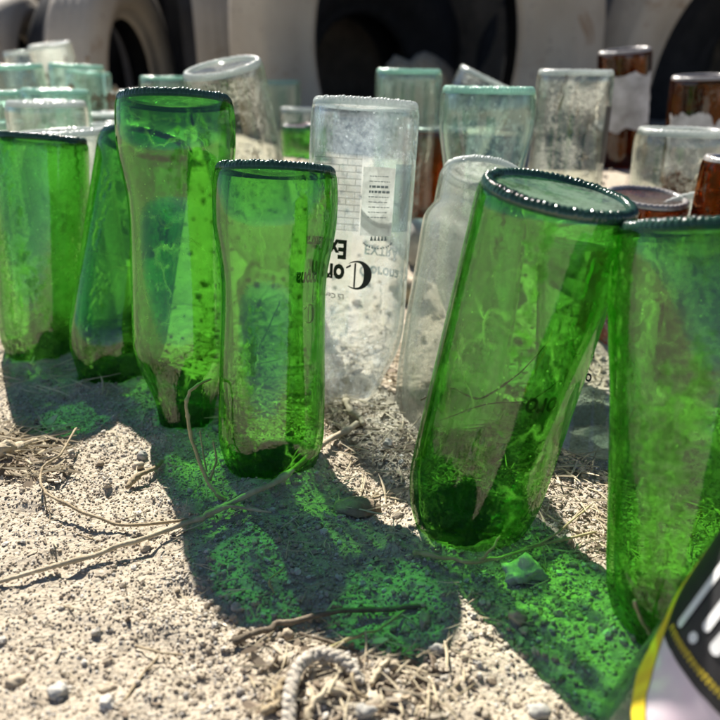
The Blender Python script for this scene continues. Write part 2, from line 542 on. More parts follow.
def bottle(label, group, mat, u, v, w, base=None, roll=0.0, lean=0.0, D=0.061, prof='straight', front=False, name='glass_bottle', zc=None, scale_len=1.0):
    b = Bottle()
    R = D / 2
    zc = zc or F_PX * D / w
    T = at(u, v, zc)
    if base is not None:
        B = hit(*base)
        ax = (T - B).normalized()
    else:
        ax = Vector((math.tan(math.radians(roll)), -math.tan(math.radians(lean)), 1)).normalized()
        t = 0.02
        while t < 0.2:
            q = T - ax * t
            if q.z < float(H(q.x, q.y)): break
            t += 0.001
        B = T - ax * t
    Lg = (T - B).length
    fwd = Vector((B.x, B.y, 0)).normalized()
    fwd = (fwd - ax * fwd.dot(ax)).normalized()
    rt = fwd.cross(ax).normalized()
    mw = Matrix((rt, fwd, ax)).transposed().to_4x4()
    mw.translation = B
    e = bpy.data.objects.new(name, None)
    COL.objects.link(e)
    e.empty_display_size = 0.02
    e.matrix_world = mw
    tag(e, label, 'bottle', group)
    pr = smooth_profile([(s * 0.001 * scale_len, r * R) for s, r in PROFILES[prof]], 4)
    seg = 96 if front else 48
    ph = random.uniform(0, 50)
    V, Fc = lathe([(Lg - s, r) for s, r in pr] + [(Lg - s, r) for s, r in reversed(pr)], seg=seg)
    n1 = len(pr)
    A = np.array(V)
    an = np.tile(2 * math.pi * np.arange(seg) / seg, n1)
    ss = np.repeat(np.array([q[0] for q in reversed(pr)]), seg)
    ca, sa = np.cos(an), np.sin(an)
    th = 0.0024 * (R / .0305) * (1 + 0.12 * vnoise(ca * 1.6 + ph + ss * 9, sa * 1.6 + ss * 14, 41) + 0.04 * vnoise(ca * 4 + ph - ss * 30, sa * 4 + ss * 34, 42)) + 0.0012 * np.exp(-((ss - 0.135) / 0.012) ** 2)
    rad = np.hypot(A[n1 * seg:, 0], A[n1 * seg:, 1])
    fct = (rad - th) / rad
    A[n1 * seg:, 0] *= fct; A[n1 * seg:, 1] *= fct
    V = [tuple(q) for q in A]
    for k in range(seg):                                   # close the wall at the base end
        k2 = (k + 1) % seg
        Fc.append(((2 * n1 - 1) * seg + k, k, k2, (2 * n1 - 1) * seg + k2))
    bo = link_mesh('body', V, Fc, M[mat], e)
    mi = np.zeros(len(Fc), dtype=np.int32)
    mi[n1 * seg:(2 * n1 - 1) * seg] = 1
    bo.data.polygons.foreach_set('material_index', mi)
    # knurled bearing ring
    rt_ = PROFILES[prof][0][1] * R
    nb = 84 if front else 44
    sg = nb * (8 if front else 4)
    bamp = [random.uniform(.45, 1.15) for _ in range(nb + 1)]
    V, Fc = [], []
    prf = [(-0.0034, 1.015, 0), (-0.0022, 1.022, .2), (-0.0008, 1.018, .6), (0.0004, .995, .9), (0.0010, .96, 1), (0.0010, .915, 1), (0.0003, .88, .8), (-0.0010, .855, 0.2), (-0.0022, .845, 0.0)]
    for dz, rr, am in prf:
        for k in range(sg):
            a = 2 * math.pi * k / sg
            bead = abs(math.sin(a * nb / 2 + rr * 9)) ** 0.7 * bamp[int(a * nb / (2 * math.pi)) % nb]
            V_r = rt_ / .93 * .95 * rr * (1 - 0.012 * am * (1 - bead))
            V.append((V_r * math.sin(a), -V_r * math.cos(a), Lg + dz * R / .0305 + am * (bead - 0.6) * 0.0008))
    n = len(prf)
    for i in range(n - 1):
        for k in range(sg):
            k2 = (k + 1) % sg
            Fc.append((i * sg + k, (i + 1) * sg + k, (i + 1) * sg + k2, i * sg + k2))
    link_mesh('bearing_ring', V, Fc, M[RIM[mat]], e)
    # recessed base
    V, Fc = disc_fan([(Lg - 0.0010, rt_ * .87), (Lg - 0.0016, rt_ * .80), (Lg - 0.0026, rt_ * .55), (Lg - 0.0033, rt_ * .25), (Lg - 0.0035, rt_ * .02)], seg=48)
    link_mesh('base', V, Fc, M[BASE[mat]], e)
    b.e, b.Lg, b.R, b.prof, b.B, b.ax, b.T = e, Lg, R, prof, B, ax, T
    b.front = front
    b.green = mat.startswith('green')
    b.rg = prof_r(prof, Lg, R)
    BOTTLES.append(b)
    return b


def patch(b, name, a0, a1, s0, s1, mat, dr=0.0004, ragged=0.0, na=28, ns=14, seed=1, ragged_side=0.0):
    """a label wrapped on the bottle: angles in degrees from the side facing the viewer, s in metres from the base"""
    V, Fc, UV = [], [], []
    rs = random.Random(seed)
    jag = [.7 * float(vnoise(i * 5.0 / na + seed * 3.3, .5, seed)) + .35 * float(vnoise(i * 14.0 / na, 3.5, seed + 1)) + .12 * rs.uniform(-1, 1) for i in range(na + 1)]
    jag2 = [.7 * float(vnoise(i * 6.0 / na + seed * 2.3, 7.5, seed)) + .35 * float(vnoise(i * 15.0 / na, 9.5, seed + 1)) + .12 * rs.uniform(-1, 1) for i in range(na + 1)]
    sj = [rs.uniform(-1, 1) for _ in range(ns + 1)]
    for j in range(ns + 1):
        for i in range(na + 1):
            t = j / ns
            s_here = s0 + (s1 - s0) * t
            l_, r_ = (a0(s_here) if callable(a0) else a0), (a1(s_here) if callable(a1) else a1)
            a = math.radians(l_ + (r_ - l_) * i / na + (ragged_side * sj[j] if i in (0, na) else 0))
            s = s0 + (s1 - s0) * t + ragged * (jag[i] * (1 - t) + jag2[i] * t)
            r = prof_r(b.prof, s, b.R) + dr
            V.append((r * math.sin(a), -r * math.cos(a), b.Lg - s)); UV.append((i / na, 1 - t))
    for j in range(ns):
        for i in range(na):
            k = j * (na + 1) + i
            Fc.append((k, k + na + 1, k + na + 2, k + 1))
    return link_mesh(name, V, Fc, mat, b.e, uvs=UV)


def text_mesh(body, size, sx=1.0, bold=0.0, shear=0.0):
    cu = bpy.data.curves.new('lettering', 'FONT')
    cu.body = body; cu.size = size; cu.align_x = 'CENTER'; cu.align_y = 'CENTER'
    cu.offset = bold; cu.shear = shear
    cu.resolution_u = 3
    o = bpy.data.objects.new('lettering', cu)
    COL.objects.link(o)
    dg = bpy.context.evaluated_depsgraph_get()
    me = o.evaluated_get(dg).to_mesh()
    V = [(q.co.x * sx, q.co.y) for q in me.vertices]
    Fc = [tuple(f.vertices) for f in me.polygons]
    o.evaluated_get(dg).to_mesh_clear()
    bpy.data.objects.remove(o); bpy.data.curves.remove(cu)
    return V, Fc


def wrap(b, name, V2, Fc, a, s, mat, flip=True, mirror=False, dr=0.0004):
    """wrap flat artwork (metres) on the bottle, centred at angle a and distance s from the base; the bottle stands upside down so it is turned 180"""
    V = []
    for x, y in V2:
        if flip: x, y = -x, -y
        if mirror: x = -x
        ss = s - y
        r = prof_r(b.prof, ss, b.R) + dr
        an = math.radians(a) + x / r
        V.append((r * math.sin(an), -r * math.cos(an), b.Lg - ss))
    return link_mesh(name, V, Fc, mat, b.e, smooth=False)


def ring2d(outer, inner):
    n = len(outer)
    V = list(outer) + list(inner)
    return V, [(i, (i + 1) % n, n + (i + 1) % n, n + i) for i in range(n)]


def gothic_c(h):
    """crescent capital C with an upright through it"""
    n = 28
    o, i_ = [], []
    for k in range(n + 1):
        t = math.radians(50 + 260 * k / n)
        o.append((h * .5 * math.cos(t), h * .5 * math.sin(t)))
        w = .26 * math.sin(math.pi * k / n) ** .8 + .015
        i_.append((h * (.5 - w) * math.cos(t), h * (.5 - w * .45) * math.sin(t)))
    V = o + i_
    Fc = [(k, k + 1, n + 2 + k, n + 1 + k) for k in range(n)]
    b0 = len(V)
    V += [(h * .06, -h * .42), (h * .12, -h * .40), (h * .12, h * .42), (h * .06, h * .44)]
    Fc.append((b0, b0 + 1, b0 + 2, b0 + 3))
    b0 = len(V)
    V += [(h * .24, -h * .36), (h * .40, -h * .26), (h * .40, -h * .20), (h * .24, -h * .28)]
    Fc.append((b0, b0 + 1, b0 + 2, b0 + 3))
    return V, Fc


GG, GC, GB, GP = 'upside-down green bottles', 'upside-down clear bottles', 'upside-down brown bottles', 'upside-down pale green bottles'

# front row of green bottles
b1 = bottle('cloudy green bottle at the far left of the front row, cut by the photo edge', GG, 'green_cloudy', 40, 137, 92, base=(47, 352), front=True, D=0.0595)
b2 = bottle('dark green bottle leaning behind the tallest green bottle, second from the left', GG, 'green', 147, 142, 93, base=(112, 378), front=True, D=0.0595)
b3 = bottle('tallest green bottle, standing on its narrow neck with a waisted body', GG, 'green', 175, 98, 117, base=(187, 424), prof='contour', front=True, D=0.0592)
b4 = bottle('green waisted bottle in front of the printed clear bottle, by the long twig', GG, 'green', 276, 168, 124, base=(271, 466), prof='contour', front=True, D=0.0575)
b5 = bottle('strongly tilted green bottle showing its dusty round base', GG, 'green', 560, 191, 163, roll=9.5, lean=6.5, front=True, D=0.056)
b6 = bottle('large cloudy green bottle at the right edge of the photo', GG, 'green_cloudy', 705, 223, 184, base=(691, 632), prof='soft', front=True, D=0.059)

[c for c in b5.e.children if c.name.startswith('base')][0].data.materials[0] = M['green_base']

# printed clear bottle
bJ = bottle('clear bottle printed with black gothic lettering and a pale sticker, upside down', GC, 'clear_print', 366, 102, 109, base=(349, 394), front=True, D=0.0585)
bN = bottle('frosted whitish clear bottle with a stepped base, behind the tilted green bottle', GC, 'frosted', 483, 172, 104, base=(446, 412), prof='stepped', front=True)
bW = bottle('clear bottle with black print seen between the two right green bottles', GC, 'clear', 596, 232, 112, base=(592, 438), front=True)

# background clear, pale green and brown bottles
bottle('pale teal bottle at the left edge of the back rows', GP, 'pale_green', 14, 66, 56, roll=-3)
bottle('small bright clear bottle farthest back on the left', GC, 'frosted', 49, 44, 42, roll=-6, lean=8)
bottle('pale green bottle beside the dry brown weed on the left', GP, 'pale_green', 76, 65, 54, roll=3)
bottle('pale green bottle half hidden behind the wide clear bottle at left', GP, 'pale_green', 55, 90, 66, roll=2)
bottle('wide clear bottle just above the leftmost green bottle', GC, 'clear', 46, 102, 78, roll=1)
bottle('white clear bottle cut by the left photo edge', GC, 'frosted', -8, 122, 60)
bottle('low clear bottle behind the leftmost green bottle', GC, 'frosted', 62, 131, 86, roll=-2)
bottle('small clear bottle left of the tallest green bottle', GC, 'clear', 104, 113, 58)
bottle('frosted clear bottle squeezed between the two leftmost green bottles', GC, 'frosted', 118, 124, 62)
bottle('pale green bottle before the narrow dark tyre opening', GP, 'pale_green', 163, 77, 46)
bottle('small aqua bottle far back between the white one and the tyre', GP, 'pale_green', 88, 72, 44, roll=5)
bottle('small clear bottle far back, left of the small bright one', GC, 'clear', 22, 52, 36, roll=-4)
bottle('aqua bottle cut by the left photo edge, low in the back rows', GP, 'pale_green', -4, 92, 62, roll=-2)
bottle('little clear bottle among the weeds before the sideways tyre', GC, 'clear', 118, 92, 42, roll=-8)
bottle('narrow brown bottle low at the left photo edge', GB, 'brown', 4, 104, 50)
bG = bottle('dusty mud-spotted clear bottle leaning left behind the tallest green bottle', GC, 'clear_dirty', 222, 66, 82, roll=-9, lean=12, front=True)
bottle('small pale green bottle right of the dusty leaning bottle', GP, 'pale_green', 282, 81, 36)
bottle('small clear bottle behind the small green one', GC, 'clear', 300, 108, 40, roll=1)
bottle('little green bottle between dusty bottle and printed clear bottle', GG, 'green', 303, 125, 44)
bottle('pale green bottle before the large dark tyre opening', GP, 'pale_green', 409, 70, 67, roll=1)
bottle('brown bottle just right of the printed clear bottle', GB, 'brown', 436, 128, 64, roll=2)
bottle('clear bottle leaning right in the large tyre opening', GC, 'clear', 488, 78, 62, roll=24, lean=4)
bM = bottle('waisted pale green bottle behind the frosted bottle, left of the tilted one', GP, 'pale_green', 489, 88, 95, prof='contour', roll=1, front=True)
bO = bottle('straight clear bottle stained inside with brown mud, right of centre', GC, 'clear_dirty', 576, 71, 76, roll=1)
bP = bottle('brown bottle with a worn white label, tallest of the brown ones', GB, 'brown', 625, 50, 52, roll=-6, lean=4)
bottle('short dark brown bottle under the labelled brown one', GB, 'brown', 613, 149, 30, prof='soft')
bR = bottle('brown bottle with torn white label by the right tyre opening', GB, 'brown', 703, 76, 60, roll=-3, lean=3)
bS = bottle('wide squat clear bottle at the right edge, before the brown ones', GC, 'clear_dirty', 684, 130, 92, prof='soft', roll=1, D=0.071)
bT = bottle('brown bottle tipped towards the viewer behind the tilted green bottle', GB, 'brown', 647, 196, 84, lean=7, roll=3, D=0.056)
bU = bottle('brown bottle cut by the right photo edge above the cloudy green one', GB, 'brown', 756, 160, 100, roll=3)
bV = bottle('whitish clear bottle leaning left just behind the big right green bottle', GC, 'frosted', 694, 208, 96, roll=-20, lean=6)

# prints on the clear bottle
V2, F2 = gothic_c(0.0155)
wrap(bJ, 'capital_letter', V2, F2, 0, 0.089, M['ink'])
V2, F2 = text_mesh('orona', 0.0150, 0.75, 0.0006)
wrap(bJ, 'lettering', V2, F2, -40, 0.0890, M['ink'])
V2, F2 = text_mesh('Extra', 0.0135, 0.75, 0.0005)
wrap(bJ, 'lettering', V2, F2, -33, 0.0755, M['ink'])
V2, F2 = text_mesh('La Cerveza', 0.0040, 1.0)
wrap(bJ, 'lettering', V2, F2, -30, 0.101, M['ink'])
V2, F2 = text_mesh('EXTRA', 0.0085, 0.9, 0.0001)
wrap(bJ, 'lettering', V2, F2, 148, 0.082, M['ink_pale'])
V2, F2 = text_mesh('Corona', 0.0100, 0.9, 0.0002)
wrap(bJ, 'lettering', V2, F2, 148, 0.095, M['ink_pale'])
# little crest: crown over an arc of dots
V2, F2 = [], []
for k in range(13):
    a = math.radians(200 + 140 * k / 12)
    cx, cy_ = 0.0085 * math.cos(a), 0.0040 * math.sin(a)
    n0 = len(V2); q = 0.00038
    V2 += [(cx - q, cy_ - q), (cx + q, cy_ - q), (cx + q, cy_ + q), (cx - q, cy_ + q)]; F2.append((n0, n0 + 1, n0 + 2, n0 + 3))
for k in range(5):
    cx = -0.004 + 0.002 * k
    n0 = len(V2)
    V2 += [(cx - .0009, 0), (cx + .0009, 0), (cx, 0.003)]; F2.append((n0, n0 + 1, n0 + 2))
wrap(bJ, 'crest', [(x, -y) for x, y in V2], F2, 20, 0.0705, M['ink_grey'])

V2, F2 = text_mesh('Extra', 0.0072, 0.75, 0.0002)
wrap(b4, 'lettering', V2, F2, 46, 0.033, M['green_ink'], dr=-.0030)
V2, F2 = text_mesh('orona', 0.0095, 0.62, 0.0003)
wrap(b4, 'lettering', V2, F2, 43, 0.050, M['green_ink'], dr=-.0030)
V2, F2 = gothic_c(0.009)
wrap(b4, 'crest', V2, F2, 48, 0.066, M['green_ink'], dr=-.0030)
V2, F2 = text_mesh('oro', 0.0125, 0.72, 0.0003)
wrap(b5, 'lettering', V2, F2, 30, 0.072, M['ink'], dr=-.0030)
# brick print and sticker
m, N, L = new_mat('brick_print')
tcn = N.new('ShaderNodeTexCoord')
br = N.new('ShaderNodeTexBrick')
br.inputs['Scale'].default_value = 1.0
br.inputs['Brick Width'].default_value = 0.30; br.inputs['Row Height'].default_value = 0.085
br.inputs['Mortar Size'].default_value = 0.009
L.new(tcn.outputs['UV'], br.inputs['Vector'])
tp = N.new('ShaderNodeBsdfTransparent')
df = N.new('ShaderNodeBsdfDiffuse'); df.inputs[0].default_value = (0.20, 0.25, 0.27, 1)
d2 = N.new('ShaderNodeBsdfTranslucent'); d2.inputs[0].default_value = (0.22, 0.27, 0.30, 1)
base_s = mixs(N, L, 0.26, tp.outputs[0], mixs(N, L, 0.5, df.outputs[0], d2.outputs[0]))
dk = N.new('ShaderNodeBsdfDiffuse'); dk.inputs[0].default_value = (0.10, 0.12, 0.13, 1)
out(N, L, mixs(N, L, mth(N, L, 'MULTIPLY', br.outputs['Fac'], 0.34), base_s, dk.outputs[0]))
M['brick_print'] = m
m, N, L = new_mat('grey_print')
tp = N.new('ShaderNodeBsdfTransparent'); tp.inputs[0].default_value = (.8, .86, .9, 1)
df = N.new('ShaderNodeBsdfDiffuse'); df.inputs[0].default_value = (0.20, 0.25, 0.27, 1)
out(N, L, mixs(N, L, 0.28, tp.outputs[0], df.outputs[0]))
M['grey_print'] = m
patch(bJ, 'printed_panel', -60, -1.5, 0.027, 0.066, M['brick_print'], dr=0.0003)
patch(bJ, 'printed_panel', 35, 62, 0.031, 0.066, M['grey_print'], dr=0.0003)
st = patch(bJ, 'sticker', 0, 34, 0.033, 0.068, M['paper'], dr=0.0007, ragged=0.0004)
V2, F2 = [], []
rs = random.Random(4)
for k in range(9):
    y = 0.0125 - k * 0.0026
    x = -0.0055
    while x < 0.005:
        wd = rs.uniform(0.0006, 0.0022)
        n0 = len(V2)
        hh = 0.00022 if k not in (2, 3) else 0.0006
        V2 += [(x, y - hh), (x + wd, y - hh), (x + wd, y + hh), (x, y + hh)]; F2.append((n0, n0 + 1, n0 + 2, n0 + 3))
        x += wd + 0.0004
o = wrap(bJ, 'fine_print', V2, F2, 17, 0.050, M['ink_grey'], flip=False, dr=0.0011)
# print on the bottle between the green ones
V2, F2 = gothic_c(0.0100)
wrap(bW, 'capital_letter', V2, F2, 24, 0.083, M['ink'])
V2, F2 = text_mesh('orona', 0.0085, 0.7, 0.0002)
wrap(bW, 'lettering', V2, F2, -12, 0.083, M['ink'])
V2, F2 = text_mesh('Extra', 0.0065, 0.75, 0.0001)
wrap(bW, 'lettering', V2, F2, -6, 0.070, M['ink'])
# worn paper labels
patch(bP, 'paper_label', -62, 75, 0.026, 0.088, M['paper_dull'], ragged=0.006, seed=3, ragged_side=5, na=60)
patch(bR, 'paper_label', -58, 80, 0.036, 0.095, M['paper_dull'], ragged=0.012, seed=5, ragged_side=5, na=60)
patch(bO, 'dark_label', 58, 105, 0.026, 0.070, M['black_label'], ragged=0.001, seed=6)

# near bottle in the lower right corner, with a label
b7 = bottle('out-of-focus clear bottle with black, yellow and pink label in the lower right corner', GC, 'scuffed', 975, 430, 270, roll=22, lean=2, front=True, zc=0.175)


def label_edge(q):
    return float(np.interp(q, [.030, .074, .082, .098, .106, .1125, .116], [-110, -92, -78, -68, -53, -30, 10]))


patch(b7, 'label', lambda q: label_edge(q) + 5, 170, 0.030, 0.1155, M['pink_label'], dr=0.0004, ns=30, na=50)
patch(b7, 'label_border', lambda q: label_edge(q) - 3, lambda q: label_edge(q) + 6 + 6 * min(1, max(0, (q - .084) / .012)), 0.060, 0.1155, M['yellow_ink'], dr=0.0007, ns=40, na=4)
patch(b7, 'label_band', lambda q: label_edge(q) + 6, 170, 0.028, 0.084, M['black_label'], dr=0.0008, ragged=0.0008, seed=9, na=60)


def capsule(x0, y0, x1, y1, r, n=10):
    a = math.atan2(y1 - y0, x1 - x0)
    V2 = [(x1 + r * math.cos(a - math.pi / 2 + math.pi * k / n), y1 + r * math.sin(a - math.pi / 2 + math.pi * k / n)) for k in range(n + 1)]
    V2 += [(x0 + r * math.cos(a + math.pi / 2 + math.pi * k / n), y0 + r * math.sin(a + math.pi / 2 + math.pi * k / n)) for k in range(n + 1)]
    return V2


V2, F2 = [], []
for x0, y0, x1, y1, r in ((-.0005, -.002, .0000, .028, .00125), (.0072, .0042, .0076, .028, .0013), (.0058, -.0012, .0060, -.0008, .0014),
                          (.0125, .0022, .0128, .0060, .0017), (.0190, .002, .0192, .028, .0013), (.0250, .002, .0252, .028, .0013)):
    c = capsule(x0, y0, x1, y1, r)
    F2.append(tuple(range(len(V2), len(V2) + len(c)))); V2 += c
wrap(b7, 'lettering', V2, F2, -63, 0.074, M['white_ink'], flip=False, dr=0.0012)
V2, F2 = [], []
rs = random.Random(2)
x = -0.0035
while x < 0.030:
    w_ = rs.uniform(.0005, .0008); k = rs.uniform(.0007, .0012)
    for (xa, ya, xb, yb) in ((x, -.001, x + w_ * .7, .001), (x, k - .0005, x + w_ * 1.5, k - .0001)):
        n0 = len(V2); V2 += [(xa, ya), (xb, ya), (xb, yb), (xa, yb)]; F2.append((n0, n0 + 1, n0 + 2, n0 + 3))
    x += w_ + .00075
wrap(b7, 'fine_print', V2, F2, -62, 0.0795, M['yellow_ink'], flip=False, dr=0.0012)

# ------------------------------------------------------------------ ground sheet
def axis_coords(lo, hi, step, far_lo, far_hi, g):
    c = list(np.arange(lo, hi, step))
    s, x = step, hi
    while x < far_hi:
        c.append(x); s *= g; x += s
    s, x = step, lo - step
    pre = []
    while x > far_lo:
        pre.append(x); s *= g; x -= s
    return np.array(sorted(pre) + c)


gx = axis_coords(-0.34, 0.34, 0.0017, -60, 60, 1.07)
gy = axis_coords(0.10, 0.52, 0.0017, -20, 90, 1.06)
X, Y = np.meshgrid(gx, gy)
Z = H(X, Y)
near = np.clip(1.6 - np.maximum(np.abs(X) / 0.45, np.abs(Y - 0.3) / 0.45), 0, 1)


def bumpy(x, y):
    z = 0.0016 * vnoise(x * 60, y * 60, 11)
    n2 = vnoise(x * 150, y * 150, 12)
    z = z + 0.0012 * n2 + 0.0008 * np.maximum(0, vnoise(x * 300, y * 300, 13)) + 0.0004 * vnoise(x * 560, y * 560, 14)
    return z


Z = Z + bumpy(X, Y) * near
for b in BOTTLES:
    if not b.front or b is b7: continue
    d = np.hypot(X - b.B.x, Y - b.B.y)
    Z += 0.004 * np.exp(-((d - b.rg) / 0.010) ** 2) * (d > b.rg - 0.002)
    Z -= np.clip((b.rg - 0.0018 - d) / 0.003, 0, 1) * (0.05 if b.green else 0.006)


def ground_z(x, y):
    z = H(x, y) + bumpy(x, y)
    for b in BOTTLES:
        if not b.front or b is b7: continue
        d = np.hypot(np.asarray(x) - b.B.x, np.asarray(y) - b.B.y)
        z = z + 0.004 * np.exp(-((d - b.rg) / 0.010) ** 2) * (d > b.rg - 0.002)
    return z


ny, nx = X.shape
verts = np.column_stack([X.ravel(), Y.ravel(), Z.ravel()])
idx = np.arange(nx * ny).reshape(ny, nx)
quads = np.stack([idx[:-1, :-1], idx[:-1, 1:], idx[1:, 1:], idx[1:, :-1]], -1).reshape(-1, 4)


def np_mesh(name, verts, faces, mat, smooth=True):
    k = faces.shape[1]
    me = bpy.data.meshes.new(name)
    me.vertices.add(len(verts)); me.vertices.foreach_set('co', verts.astype(np.float32).ravel())
    me.loops.add(faces.size); me.loops.foreach_set('vertex_index', faces.astype(np.int32).ravel())
    me.polygons.add(len(faces))
    me.polygons.foreach_set('loop_start', np.arange(0, faces.size, k, dtype=np.int32))
    me.polygons.foreach_set('loop_total', np.full(len(faces), k, dtype=np.int32))
    me.polygons.foreach_set('use_smooth', np.full(len(faces), smooth))
    me.materials.append(mat)
    me.update(calc_edges=True); me.validate()
    o = bpy.data.objects.new(name, me)
    COL.objects.link(o)
    return o


tag(np_mesh('ground', verts, quads, M['ground']), 'dry sandy ground strewn with grit', 'ground', kind='structure')

# ------------------------------------------------------------------ tyres
def tyre(label, c, R, width, hole, yaw, painted=True, sx=1.0, group='painted tyres standing in a row behind the bottles', tiltx=0.0):
    e = bpy.data.objects.new('tyre', None); COL.objects.link(e)
    e.location = c; e.rotation_euler = (math.radians(tiltx), 0, math.radians(yaw))
    e.scale = (sx, 1, 1)
    tag(e, label, 'tyre', group)
    mt = M['tyre_paint'] if painted else M['rubber']
    seg = 96
    w = width / 2

    def spin(prof, mod=None):
        V, Fc = [], []
        for i, (r, y) in enumerate(prof):
            for k in range(seg):
                a = 2 * math.pi * k / seg
                rr = r if mod is None else r + mod(i, k)
                V.append((rr * math.cos(a), y, rr * math.sin(a)))
        for i in range(len(prof) - 1):
            for k in range(seg):
                k2 = (k + 1) % seg
                Fc.append((i * seg + k, i * seg + k2, (i + 1) * seg + k2, (i + 1) * seg + k))
        return V, Fc
    H_ = R - hole
    for sgn, nm in ((-1, 'sidewall'), (1, 'sidewall')):
        pts = [(hole - .004, sgn * w * .40), (hole, sgn * w * .52), (hole + .012, sgn * w * .60), (hole + .018, sgn * w * .59), (hole + .2 * H_, sgn * w * .80), (hole + .38 * H_, sgn * w * .97),
               (hole + .52 * H_, sgn * w * 1.03), (hole + .60 * H_, sgn * w * 1.045), (hole + .63 * H_, sgn * w * 1.02), (hole + .76 * H_, sgn * w * .98), (hole + .88 * H_, sgn * w * .90), (R - .006, sgn * w * .78)]
        V, Fc = spin(pts)
        link_mesh(nm, V, Fc, mt if sgn < 0 else M['rubber'], e)
    pts = [(R - .006, -w * .78), (R, -w * .66)]
    for g in (-.42, -.14, .14, .42):
        pts += [(R + .0008, w * (g - .09)), (R + .0004, w * (g - .07)), (R + .0004, w * (g + .0)), (R + .0008, w * (g + .02))]
    pts += [(R, w * .66), (R - .006, w * .78)]
    V, Fc = spin(pts, lambda i, k: (-.0004 if (k % 4 == 0 and 1 < i < len(pts) - 2) else 0))
    link_mesh('tread', V, Fc, mt, e)
    pts = [(hole - .004, -w * .40), (hole + .03, -w * .56), (R - .05, -w * .80), (R - .022, -w * .6), (R - .02, 0), (R - .022, w * .6), (R - .05, w * .80), (hole + .03, w * .56), (hole - .004, w * .40)]
    V, Fc = spin(pts)
    link_mesh('inner_liner', V, Fc, M['rubber'], e)
    return e


tyre('grey painted tyre in the centre with the largest dark opening', at(414, 46, 1.5), 0.51, 0.22, 0.285, 4, sx=0.70)
tyre('grey painted tyre at the right edge with a dark opening', at(746, 112, 1.68), 0.52, 0.22, 0.325, -4, sx=0.72)
tyre('grey tyre turned sideways with a narrow dark opening at the left', at(119, 88, 1.72), 0.25, 0.12, 0.148, 84)
tyre('brown-stained grey tyre wedged left of the central one, no opening in view', at(206, 70, 1.95), 0.33, 0.15, 0.17, 108)
tyre('pale tyre at the left edge with a sunlit crown', at(10, 78, 2.15), 0.225, 0.18, 0.115, 92)
for k, (u, z, yaw) in enumerate(((350, 1.95, 38), (752, 1.98, 0), (150, 2.2, 50), (585, 2.1, 5))):  # bare tyres added behind the row to block light through the openings
    tyre(['bare black tyre right behind the central painted tyre', 'bare black tyre behind the right painted tyre', 'bare black tyre behind the sideways one',
          'bare black tyre behind the gap right of centre'][k],
         at(u, 82, z), 0.335, 0.22, 0.16 if k < 2 else 0.1, yaw, painted=False, group='black tyres in the second row')

for k, (u, z) in enumerate(((335, 2.12), (560, 2.06), (800, 2.04))):  # upper tyres out of frame, added to block low sky and sun
    q = at(u, 82, z); q.z += .60
    tyre(['black tyre stacked on the second row, left of the central opening', 'black tyre stacked on the second row, above the central opening', 'black tyre stacked on the second row, at the right'][k],
         q, 0.335, 0.22, 0.19, 3 * k, painted=False, group='black tyres in the second row')
# dark earth bank added behind the tyres to keep their openings dark
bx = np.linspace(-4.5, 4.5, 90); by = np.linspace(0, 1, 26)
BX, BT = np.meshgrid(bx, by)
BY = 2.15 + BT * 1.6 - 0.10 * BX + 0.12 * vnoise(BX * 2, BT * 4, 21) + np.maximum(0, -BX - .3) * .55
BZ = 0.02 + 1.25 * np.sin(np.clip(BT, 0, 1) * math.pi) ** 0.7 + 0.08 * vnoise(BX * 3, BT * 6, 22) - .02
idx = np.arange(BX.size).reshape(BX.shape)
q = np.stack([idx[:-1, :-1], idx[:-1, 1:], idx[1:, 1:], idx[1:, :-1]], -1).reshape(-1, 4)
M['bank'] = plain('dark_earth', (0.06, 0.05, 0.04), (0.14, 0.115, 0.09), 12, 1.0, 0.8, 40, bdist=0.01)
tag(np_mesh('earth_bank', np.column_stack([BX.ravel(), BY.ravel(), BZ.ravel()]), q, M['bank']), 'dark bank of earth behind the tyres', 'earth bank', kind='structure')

# ------------------------------------------------------------------ gravel, litter
def ico(sub):
    bm = bmesh.new()
    bmesh.ops.create_icosphere(bm, subdivisions=sub, radius=1.0)
    V = np.array([tuple(q.co) for q in bm.verts]); Fc = np.array([[q.index for q in f.verts] for f in bm.faces])
    bm.free()
    return V, Fc


def rand_rot(n):
    q = rng.normal(size=(n, 4)); q /= np.linalg.norm(q, axis=1)[:, None]
    w, x, y, z = q.T
    return np.stack([np.stack([1 - 2 * (y * y + z * z), 2 * (x * y - z * w), 2 * (x * z + y * w)], -1),
                     np.stack([2 * (x * y + z * w), 1 - 2 * (x * x + z * z), 2 * (y * z - x * w)], -1),
                     np.stack([2 * (x * z - y * w), 2 * (y * z + x * w), 1 - 2 * (x * x + y * y)], -1)], 1)


def free_of_bottles(x, y, pad=0.001):
    ok = np.ones_like(x, bool)
    for b in BOTTLES:
        ok &= np.hypot(x - b.B.x, y - b.B.y) > b.rg + pad
    return ok


def grains(n, lo, hi, xr, yr, sub, sink=0.25, power=2.2):
    x = rng.uniform(*xr, n); y = rng.uniform(*yr, n)
    dens = 0.5 + 0.5 * vnoise(x * 26, y * 26, 31)
    keep = rng.uniform(0, 1, n) < (0.35 + 0.65 * dens)
    keep &= free_of_bottles(x, y)
    keep &= np.abs(x) < 0.08 + 0.56 * y
    x, y = x[keep], y[keep]
    n = len(x)
    s = lo + (hi - lo) * rng.uniform(0, 1, n) ** power
    V, Fc = ico(sub)
    jit = 1 + rng.uniform(-0.28, 0.28, (n, len(V), 1))
    sc = rng.uniform(0.6, 1.25, (n, 1, 3))
    P = V[None] * jit * sc
    P = np.einsum('nij,nvj->nvi', rand_rot(n), P) * s[:, None, None]
    P[..., 2] *= 0.8
    P += np.stack([x, y, ground_z(x, y) + s * (0.55 - sink)], -1)[:, None, :]
    Fa = Fc[None] + (np.arange(n) * len(V))[:, None, None]
    return P.reshape(-1, 3), Fa.reshape(-1, 3)


